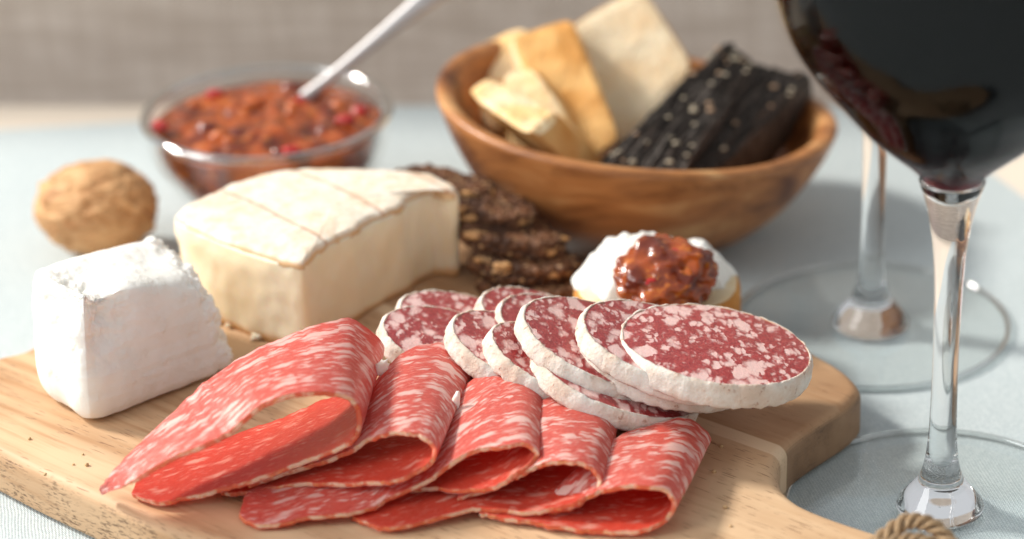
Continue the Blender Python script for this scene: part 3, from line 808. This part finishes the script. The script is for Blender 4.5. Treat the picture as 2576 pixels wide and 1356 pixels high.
for i, (x, y) in enumerate(((402, 318), (542, 237), (750, 258), (735, 378), (870, 300))):
    lump('fruit_piece', G(x, y, HT + zj + .003), .0026, M_RED, jam, seed=90 + i, sub=3, sc=(1.1, .85, .6), amp=.4)

# spoon
sp0 = G(800, 235, .033); sp1 = V(1150, -62, .80); sp0 = np.array((sp0[0], .787, .0335))
sp0 = V(806, 215, .790)
sr = empty('spoon', sp0, 'metal spoon standing in the glass bowl of chutney, handle rising to the right', 'spoon')
ax = sp1 - sp0; L = np.linalg.norm(ax); ax /= L
side = np.cross(ax, (0, -1, .3)); side /= np.linalg.norm(side); upn = np.cross(side, ax)
ks = [(-.25, .0028, .0012), (0, .0019, .0012), (.15, .0018, .0013), (.4, .0022, .0012), (.75, .0032, .0011), (1, .0044, .0010), (1.25, .0055, .0010)]
K = crom(ks, 40); v = []
for s_, w_, h_ in K:
    for k in range(20):
        a_ = 2 * PI * k / 20; ca, sa = math.cos(a_), math.sin(a_)
        v.append(sp0 + ax * L * s_ + side * w_ * 1.0 * np.sign(ca) * abs(ca) ** .8 + upn * h_ * sa)
ff = rings_faces(40, 20); ff.append(tuple(range(20))[::-1]); ff.append(tuple(range(39 * 20, 40 * 20)))
M_STEEL = m_simple('brushed_silver', (.48, .465, .46), .5, metal=.85)
mesh('handle', v, ff, M_STEEL, sr)
bc = sp0 - ax * L * .25 + np.array((-.010, -.004, -.010))
v = []
for i in range(14):
    q = i / 13
    for k in range(28):
        a_ = 2 * PI * k / 28
        v.append((bc[0] + .013 * q * math.cos(a_), bc[1] + .009 * q * math.sin(a_), bc[2] - .004 * (1 - q * q)))
for i in range(14):
    q = 1 - i / 13
    for k in range(28):
        a_ = 2 * PI * k / 28
        v.append((bc[0] + .0128 * q * math.cos(a_), bc[1] + .0088 * q * math.sin(a_), bc[2] + .0008 - .004 * (1 - q * q)))
mesh('spoon_bowl', v, rings_faces(28, 28), M_STEEL, sr)

# ================================================================== WOODEN BOWL
wcx = V(1605, 265, .762)[0]; wcy = .762; WS = 1.075
wo = smooth_prof([(.0, .0), (.015, .0), (.024, .0004), (.0325, .003), (.0405, .0085), (.0475, .0155), (.0530, .0235), (.0572, .031), (.0598, .0375), (.0606, .0400)], 44)
wr = [(.0605, .0409), (.0598, .0415), (.0585, .0417), (.0568, .0414), (.0553, .0406)]
wi = smooth_prof([(.0548, .0395), (.0522, .032), (.0480, .0245), (.0425, .016), (.033, .0095), (.020, .0062), (.0002, .0055)], 34)
prof = [(max(r, .0002), z) for r, z in wo] + wr + [tuple(p) for p in wi]
vv, ff = lathe(prof, 160, 0, 0, 0)
for i, p in enumerate(vv):
    a_ = math.atan2(p[1], p[0]); r = math.hypot(p[0], p[1])
    k = 1 + .012 * math.sin(2 * a_ + .6) + .008 * math.sin(3 * a_)
    vv[i] = (wcx + p[0] * k, wcy + p[1] * k * .92, HT + .0001 + WS * p[2] * (1 - .15 * (p[0] / .06) - .13 * max(0, math.cos(a_ - .95)) ** 2 * (r / .06)) + .0006 * math.sin(3 * a_) * p[2] / .04)
M_OLIVE = m_olive()
wb = mesh('wooden_bowl', vv, ff, M_OLIVE); meta(wb, 'round olive wood bowl holding toasts and black crackers', 'bowl')

# quad slab: corners P00,P10,P11,P01 of the front face, thickness pushed to the back
def slab(root, quad, t, mats, names, nu=60, nv=60, bul=.0006, amp=.0004, rnd=.12, seed=0, flip=False, fr=120, tvec=None, ridge=0.0):
    Q = [np.array(q) for q in quad]
    nn = np.cross(Q[1] - Q[0], Q[3] - Q[0]); nn /= np.linalg.norm(nn)
    if nn[1] > 0: nn = -nn           # faces the viewer
    def sq(u, v):                    # square with rounded corners
        x, y = 2 * u - 1, 2 * v - 1
        m = max(abs(x), abs(y))
        if m < 1e-6: return .5, .5
        p = 1 / rnd
        l = (abs(x / m) ** p + abs(y / m) ** p) ** (1 / p)
        return .5 + x / l / 2, .5 + y / l / 2
    def P(u, v):
        u, v = sq(u, v)
        return Q[0] * (1 - u) * (1 - v) + Q[1] * u * (1 - v) + Q[2] * u * v + Q[3] * (1 - u) * v, u, v
    fv, uv = [], []
    for i in range(nv + 1):
        for j in range(nu + 1):
            p, u, w = P(j / nu, i / nv)
            e = min(u, 1 - u, w, 1 - w)
            d = bul * min(1, e / .08) + amp * noise.fractal(Vector(p) * fr + Vector((seed, 0, 0)), 1, 2, 3) + ridge * noise.fractal(Vector((u * 13 + seed, w * 2.6 + u, seed)), 1, 2, 3)
            fv.append(p + nn * d); uv.append((u * 4, w * 4))
    tv = -nn * t if tvec is None else np.array(tvec)
    bvp = [p + tv for p in fv]
    N_ = (nu + 1) * (nv + 1)
    f = []
    for i in range(nv):
        for j in range(nu):
            a_ = i * (nu + 1) + j; b_ = a_ + nu + 1
            f.append((a_, a_ + 1, b_ + 1, b_)); f.append((N_ + a_, N_ + b_, N_ + b_ + 1, N_ + a_ + 1))
    mesh(names[0], np.array(fv + bvp), f, mats[0], root, uvs=np.array(uv + uv))
    loop = [j for j in range(nu + 1)] + [i * (nu + 1) + nu for i in range(1, nv + 1)] + [nv * (nu + 1) + j for j in range(nu - 1, -1, -1)] + [i * (nu + 1) for i in range(nv - 1, 0, -1)]
    cen_ = sum(Q) / 4
    v = []; K = 9
    for k in range(K):
        a_ = k / (K - 1)
        for li in loop:
            p = fv[li] * (1 - a_) + bvp[li] * a_
            o_ = p - (cen_ + tv * a_); o_ /= np.linalg.norm(o_) + 1e-9
            p = p + o_ * (.0009 * math.sin(PI * a_) + (.0003 if 0 < a_ < 1 else 0) + .8 * amp * noise.noise(Vector(p) * fr * 1.5))
            v.append(p)
    L_ = len(loop)
    uu = [(4 * (i % L_) / 40, (i // L_) / 8) for i in range(len(v))]
    mesh(names[1], np.array(v), rings_faces(K, L_), mats[1], root, uvs=np.array(uu))
    return nn
M_CR1 = m_toast('pale_toast_crumb', (.86, .71, .49), (.82, .60, .36))
M_CR2 = m_toast('browned_toast_face', (.88, .52, .20), (.74, .35, .10))
M_CRU = m_toast('toast_crust', (.66, .34, .11), (.52, .22, .055))
M_CRL = m_toast('light_toast_edge', (.92, .76, .50), (.86, .55, .24))
def toast(c4, t, mats, label, **k):
    q = [GV(p) for p in c4]
    cc = sum(q) / 4
    r_ = empty('toast_slice', cc, label, 'toast', 'toasts in the wooden bowl')
    slab(r_, q, t, mats, ('crumb', 'crust'), **k)
toast([(1545, 400, .762), (1745, 170, .782), (1612, -35, .803), (1430, 70, .790)], .0085, (M_CR1, M_CRU), 'largest pale toast standing highest, directly left of the black crackers', amp=.0003, seed=1)
toast([(1440, 425, .742), (1560, 345, .752), (1440, 45, .786), (1280, 95, .778)], .011, (M_CR2, M_CRL), 'browned toast leaning in the middle of the bowl, in front of the pale toast', amp=.0004, seed=2)
toast([(1225, 330, .768), (1350, 290, .776), (1330, 60, .800), (1165, 130, .795)], .010, (M_CRL, M_CRL), 'toast at the far left of the wooden bowl leaning over its rim', amp=.0006, seed=3, rnd=.22)
toast([(1290, 430, .747), (1510, 425, .742), (1345, 165, .764), (1258, 190, .766)], .010, (M_CRL, M_CR2), 'small toast corner wedged between the low toast and the browned one', amp=.0005, seed=4, rnd=.25)
_c, _e = GV((1410, 298, .050)), GV((1535, 420, .028))
toast([(1175, 238, .0525), (1345, 352, .050), (1412, 298, .050), (1218, 198, .0525)], .016, (M_CRL, M_CR2), 'lowest toast with a bright top edge lying along the front left rim of the bowl', amp=.0007, seed=5, rnd=.22, tvec=_e - _c, bul=.0015)
# black crackers
M_CK = m_cracker(); M_SEED = m_simple('sesame_seed', (.46, .39, .28), .5)
M_TAN = m_simple('oat_flake', (.44, .29, .18), .6)
def cracker(c4, t, label, nseeds, seed):
    q = [GV(p) for p in c4]; cc = sum(q) / 4
    r_ = empty('black_cracker', cc, label, 'cracker', 'black seeded crackers in the wooden bowl')
    nn = slab(r_, q, t, (M_CK, M_CK), ('cracker_face', 'cracker_edge'), amp=.0006, seed=seed, rnd=.06, fr=260, ridge=.0022, nu=80, nv=80)
    rs = random.Random(seed)
    for i in range(nseeds):
        u, w = rs.uniform(.04, .96), rs.uniform(.04, .97)
        p = q[0] * (1 - u) * (1 - w) + q[1] * u * (1 - w) + q[2] * u * w + q[3] * (1 - u) * w
        lump('seed', p + nn * .0012, rs.uniform(.0006, .0011), M_SEED if rs.random() < .7 else M_TAN, r_, seed=i + seed, sub=2, sc=(1.2, .8, .6), amp=.1)
cracker([(1686, 437, .738), (1800, 440, .738), (2048, 190, .783), (1878, 158, .781)], .020, 'right black cracker with its dark underside over the empty side of the bowl', 14, 31)
cracker([(1500, 418, .733), (1712, 440, .731), (1900, 163, .777), (1826, 104, .783)], .004, 'left black cracker with ridged face and sesame seeds leaning on the pale toast', 32, 32)
# ================================================================== DARK BREAD STACK
M_RYE = m_rye(); M_NUT = m_simple('hazelnut_piece', (.52, .28, .11), .5)
RY = [((1110, 474), .723, .0160, .0066, 9, 'topmost dark seeded bread slice, peeking over the corner of the cheese wedge'),
      ((1228, 532), .713, .0155, .0066, 13, 'second dark bread slice from the top with a nut at its edge'),
      ((1288, 600), .704, .0158, .0066, 10, 'third dark bread slice from the top with a pale nut chunk in front'),
      ((1318, 664), .698, .0155, .0066, 8, 'fourth dark bread slice from the top, deep in shadow'),
      ((1345, 722), .694, .0160, .0055, 2, 'bottom dark bread slice of the stack lying on the board')]
for i, ((x, y), Y, R_, t_, tl, lb) in enumerate(RY):
    c = V(x, y, Y)
    r_ = empty('dark_bread_slice', c, lb, 'bread', 'stack of dark seeded bread slices')
    Rn = np.array(Matrix.Rotation(math.radians(tl), 3, 'Y') @ Matrix.Rotation(math.radians(-4 + 3 * i % 5), 3, 'X'))
    n = 90; v = []
    sec = [(.02, .42), (.3, .42), (.6, .44), (.82, .48), (.92, .48), (.97, .38), (.985, .2), (.99, 0), (.985, -.2), (.96, -.36), (.9, -.46), (.8, -.5), (.4, -.5), (.02, -.5)]
    for q, z in sec:
        for k in range(n):
            a_ = 2 * PI * k / n
            p = Vector((math.cos(a_) * q * R_, math.sin(a_) * q * R_ * .64, z * t_))
            d_ = .0013 * noise.fractal(p * 300 + Vector((i * 9, 0, 0)), 1, 2, 3) + .0008 * noise.noise(p * 110 + Vector((i * 5, 1, 0)))
            ou = Vector((math.cos(a_) * q, math.sin(a_) * q, z * 1.2)); 
            p += ou * d_
            w_ = np.array(p) @ Rn.T + c; w_[2] = max(w_[2], ZT + .0003)
            v.append(w_)
    ff = rings_faces(len(sec), n); ff.append(tuple(range(n))[::-1]); ff.append(tuple(range((len(sec) - 1) * n, len(sec) * n)))
    mesh('bread', v, ff, M_RYE, r_)
    rs = random.Random(i)
    for j in range(4):
        a_ = rs.uniform(-2.6, .1); p = np.array((math.cos(a_) * R_ * .92, math.sin(a_) * R_ * .59, rs.uniform(-.15, .4) * t_)) @ Rn.T + c
        p[2] = max(p[2], ZT + .002)
        lump('nut_piece', p, rs.uniform(.0012, .0026), M_NUT, r_, seed=j + i * 7, sub=3, sc=(1.4, .6, .6), amp=.45)

# ================================================================== CROSTINI
M_WHITE = m_toast('white_crumb', (.84, .70, .48), (.80, .60, .34))
cx_, cy_ = G(1652, 722, .0275)[0], .6735
cr = empty('crostini', (cx_, cy_, ZT), 'slice of white bread spread with white cheese and a spoonful of chutney', 'crostini')
n = 110; v = []
sec = [(.02, 0.0125), (.5, .0125), (.85, .0123), (.95, .0120), (.985, .011), (1, .009), (1.005, .006), (1, .003), (.985, .0012), (.95, .0003), (.5, .0002), (.02, .0002)]
for q, z in sec:
    for k in range(n):
        a_ = 2 * PI * k / n; ca, sa = math.cos(a_), math.sin(a_)
        x = .0232 * np.sign(ca) * abs(ca) ** .75 * q; y = .0195 * np.sign(sa) * abs(sa) ** .8 * q
        d_ = .0005 * noise.fractal(Vector((x * 150, y * 150, z * 150)), 1, 2, 3)
        v.append((cx_ + x * (1 + d_ * 20), cy_ + y * (1 + d_ * 20), ZT + z + d_ * (1 if z > .01 else 0) + .0001))
ff = rings_faces(len(sec), n)
fm = [0] * (3 * n) + [1] * (8 * n)
ff.append(tuple(range(n))); fm.append(0); ff.append(tuple(range((len(sec) - 1) * n, len(sec) * n))); fm.append(1)
mesh('bread', v, ff, None, cr, mats=[M_WHITE, M_CRU], fmat=fm)
# cheese spread: lumpy heap
M_SPR = m_goat()
nx_, ny_ = 100, 80; v = []
for i in range(ny_ + 1):
    for j in range(nx_ + 1):
        u, w = j / nx_ * 2 - 1, i / ny_ * 2 - 1
        m = max(abs(u), abs(w), 1e-6); l = max(1.0, math.hypot(u / m, w / m)) ** .8
        x, y = u / l * .0222, w / l * .0172
        x0, y0 = x - .0005, y + .0012
        rr_ = m
        an = math.atan2(w, u)
        edgew = 1 + .16 * noise.noise(Vector((math.cos(an) * 2.3, math.sin(an) * 2.3, 4))) + .07 * noise.noise(Vector((math.cos(an) * 6, math.sin(an) * 6, 4)))
        if w < 0: edgew *= 1 - .22 * min(1, -w * 1.4) * (1 if u > -.2 else .5)
        h = .0092 * (1 - rr_ ** 5) + (1 - rr_ ** 8) * (.0026 * noise.fractal(Vector((x * 85, y * 85, 8)), 1, 2, 3) + .0008 * noise.fractal(Vector((x * 420, y * 420, 8)), 1, 2, 2)) + .0022 * (w > 0) * w * (1 - rr_ ** 6)
        v.append((cx_ + x0 * edgew, cy_ + y0 * edgew, ZT + .0117 + max(h, 0)))
f = []
for i in range(ny_):
    for j in range(nx_):
        a_ = i * (nx_ + 1) + j; f.append((a_, a_ + 1, a_ + nx_ + 2, a_ + nx_ + 1))
mesh('cheese_spread', v, f, M_SPR, cr)
lump('chutney_dollop', (G(1675, 672, .035)[0], .6620, ZT + .0205), .0132, M_JAM, cr, seed=3, sub=5, sc=(1.05, .95, .44), amp=.22, fr=2.2, rot=Matrix.Rotation(math.radians(24), 3, 'X'))
for i in range(9):
    a_ = i * 2.4; r_ = .0085 * math.sqrt((i + .5) / 9)
    lump('fruit_piece', (G(1675, 672, .035)[0] + r_ * math.cos(a_), .6610 + r_ * math.sin(a_) * .8, ZT + .0232 + r_ * math.sin(a_) * .35), random.uniform(.0018, .0030), [M_AMB, M_AMB, M_BRN, M_RED][i % 4], cr, seed=i * 3, sub=3, sc=(1.2, .9, .7), amp=.3)

# ================================================================== WINE GLASSES
M_BOWL = m_thin_glass('wine_bowl_glass', (.985, .985, .985), .011, .19)
M_G = m_glass(); M_WINE = m_wine()
def wine_glass(px, py, label, wl):
    c = G(px, py, HT); X, Y = c[0], c[1]
    root = empty('wine_glass', (X, Y, HT), label, 'wine glass', 'wine glasses')
    z0 = HT + .0002
    # foot: thin gently coned disc
    fo = [(.0096, .0000), (.020, .0000), (.034, .0000), (.0392, .0001), (.0400, .0006), (.0402, .0012), (.0398, .0017), (.0385, .0018), (.033, .0019), (.026, .0022), (.019, .0028), (.0145, .0034), (.0108, .0040)]
    vv, ff = lathe(fo, 160, X, Y, z0)
    mesh('foot', vv, ff, M_TG, root)
    ed = []
    for k in range(12):
        a_ = 2 * PI * k / 12; ed.append((.0397 + .0008 * math.cos(a_), .0009 + .0008 * math.sin(a_)))
    ed.append(ed[0]); vv, ff = lathe(ed, 160, X, Y, z0)
    mesh('foot_rim', vv, ff, M_RIM, root)
    # solid stem from the hub up into the floor of the bowl
    st = smooth_prof([(.0002, .0002), (.006, .0002), (.0102, .0004), (.0112, .0016), (.0104, .0034), (.0084, .0058), (.0060, .0092), (.0045, .0140), (.0037, .0210), (.0034, .0300), (.0033, .0420), (.0034, .0550), (.0036, .0640), (.0042, .0740), (.0053, .0815), (.0066, .0873), (.0081, .0922)], 110)
    tp = smooth_prof([(.0077, .0928), (.0066, .0917), (.0050, .0901), (.0034, .0887), (.0016, .0878), (.0002, .0876)], 26)
    vv, ff = lathe([tuple(p) for p in st] + [tuple(p) for p in tp], 96, X, Y, z0)
    mesh('stem', vv, ff, M_G, root)
    # bowl: thin shell
    bo_ = smooth_prof([(.0082, .0926), (.0100, .0951), (.0124, .0975), (.0157, .1003), (.0202, .1042), (.0242, .1082), (.0290, .1140), (.0337, .1195), (.0377, .1250), (.0413, .1320), (.0440, .1410), (.0455, .1530), (.0450, .1660), (.0430, .1800), (.0400, .1940), (.0372, .2060)], 90)
    bi = [(r - .0008, z) for r, z in bo_[::-1]]
    vv, ff = lathe([tuple(p) for p in bo_] + [(.0368, .2064)] + bi, 160, X, Y, z0)
    mesh('bowl', vv, ff, M_BOWL, root)
    # wine
    wp = [(r - .0010, z) for r, z in bo_ if z < wl]
    wtop = [(wp[-1][0] * q, wl) for q in (1.0, .97, .7, .4, .1, .01)]
    low = [(max(r - .0001, .0001), z + .0003) for r, z in tp[::-1]]
    vv, ff = lathe(low + wp + wtop, 160, X, Y, z0)
    w = mesh('red_wine', vv, ff, M_WINE)
    return root, w
g1, w1 = wine_glass(2364, 1284, 'near wine glass in front, its full bowl cut off by the upper right corner', .172)
meta(w1, 'dark red wine filling the bowl of the near wine glass', 'wine')
g2, w2 = wine_glass(2190, 822, 'far wine glass, only its blurred stem and round foot visible behind the near one', .165)
meta(w2, 'dark red wine inside the far glass, hidden by the near glass', 'wine')

# ================================================================== TWINE LOOP
M_TW = m_twine()
tw = empty('twine_loop', G(2305, 1390, ZT), 'thick twisted jute cord looped through the board handle', 'cord')
tcx = G(2300, 1405, ZT + .002)
def strand(path, rad, turns, phase, nm, rs_=.45):
    Pn = crom(path, 240); v = []; uv = []
    T = np.gradient(Pn, axis=0); T /= np.linalg.norm(T, axis=1)[:, None]
    ref = np.array((0, 1, .2)); 
    for i in range(240):
        s_ = np.cross(T[i], ref); s_ /= np.linalg.norm(s_); u_ = np.cross(s_, T[i])
        a0 = 2 * PI * turns * i / 240 + phase
        c = Pn[i] + (s_ * math.cos(a0) + u_ * math.sin(a0)) * rad * .55
        for k in range(12):
            a_ = 2 * PI * k / 12
            c2 = c + (s_ * math.cos(a_) + u_ * math.sin(a_)) * rad * rs_ * (1 + .18 * noise.noise(Vector((i * .3, k, phase))))
            v.append(c2); uv.append((k / 12 + i * .03, i / 12))
    mesh(nm, v, rings_faces(240, 12), M_TW, tw, uvs=np.array(uv))
paths = [([(-.016, .002, .001), (-.010, .004, .006), (-.003, .007, .0095), (.004, .006, .009), (.010, .002, .005), (.014, -.004, .001), (.012, -.012, -.001), (0, -.018, -.001), (-.012, -.010, 0)], .0021),
         ([(-.022, -.002, .001), (-.014, 0, .0035), (-.005, .002, .006), (.003, .001, .006), (.010, -.004, .003), (.016, -.012, .001), (.008, -.020, 0), (-.008, -.016, 0)], .0019)]
for j, (pt, rd_) in enumerate(paths):
    pt = [tcx + np.array(p) * (.80, .8, .8) + (.0005, -.003, .001) for p in pt]
    for k in range(3): strand(pt, rd_, 6, 2 * PI * k / 3 + j, 'strand')

# ================================================================== LIGHT
world = bpy.data.worlds.new('World'); scene.world = world; world.use_nodes = True
wn = world.node_tree.nodes; bg = wn['Background']
bg.inputs[0].default_value = (.93, .96, 1.0, 1); bg.inputs[1].default_value = .56
def area(name, loc, target, size, power, color, sy=None):
    L_ = bpy.data.lights.new(name, 'AREA'); L_.energy = power; L_.color = color; L_.size = size
    if sy: L_.shape = 'RECTANGLE'; L_.size_y = sy
    o = bpy.data.objects.new(name, L_); COL.objects.link(o); o.location = loc
    o.rotation_euler = (Vector(target) - Vector(loc)).to_track_quat('-Z', 'Y').to_euler()
    return o
area('key_lamp', (-2.63, 1.62, 2.15), (0, .68, .02), .46, 148, (1, .955, .89))
area('soft_window', (-1.9, -.10, 1.25), (0, .68, .03), 1.0, 26, (1, .99, .97), 1.3)

# ================================================================== CAMERA
cam = bpy.data.cameras.new('camera'); co = bpy.data.objects.new('camera', cam); COL.objects.link(co)
co.location = (0, 0, HC); co.rotation_euler = (math.radians(90) - PITCH, 0, 0)
cam.shift_x = (1288.0 - CX) / 2576; cam.sensor_width = 36; cam.lens = 36 * F / 2576; cam.clip_start = .01; cam.clip_end = 50
cam.dof.use_dof = True; cam.dof.focus_distance = .688; cam.dof.aperture_fstop = 6.3
scene.camera = co
scene.view_settings.view_transform = 'Standard'; scene.view_settings.look = 'None'
scene.view_settings.exposure = 0.15; scene.view_settings.gamma = 1.0
scene.cycles.use_denoising = True
scene.cycles.max_bounces = 14; scene.cycles.transmission_bounces = 12; scene.cycles.transparent_max_bounces = 16; scene.cycles.glossy_bounces = 6
scene.cycles.sample_clamp_indirect = 6
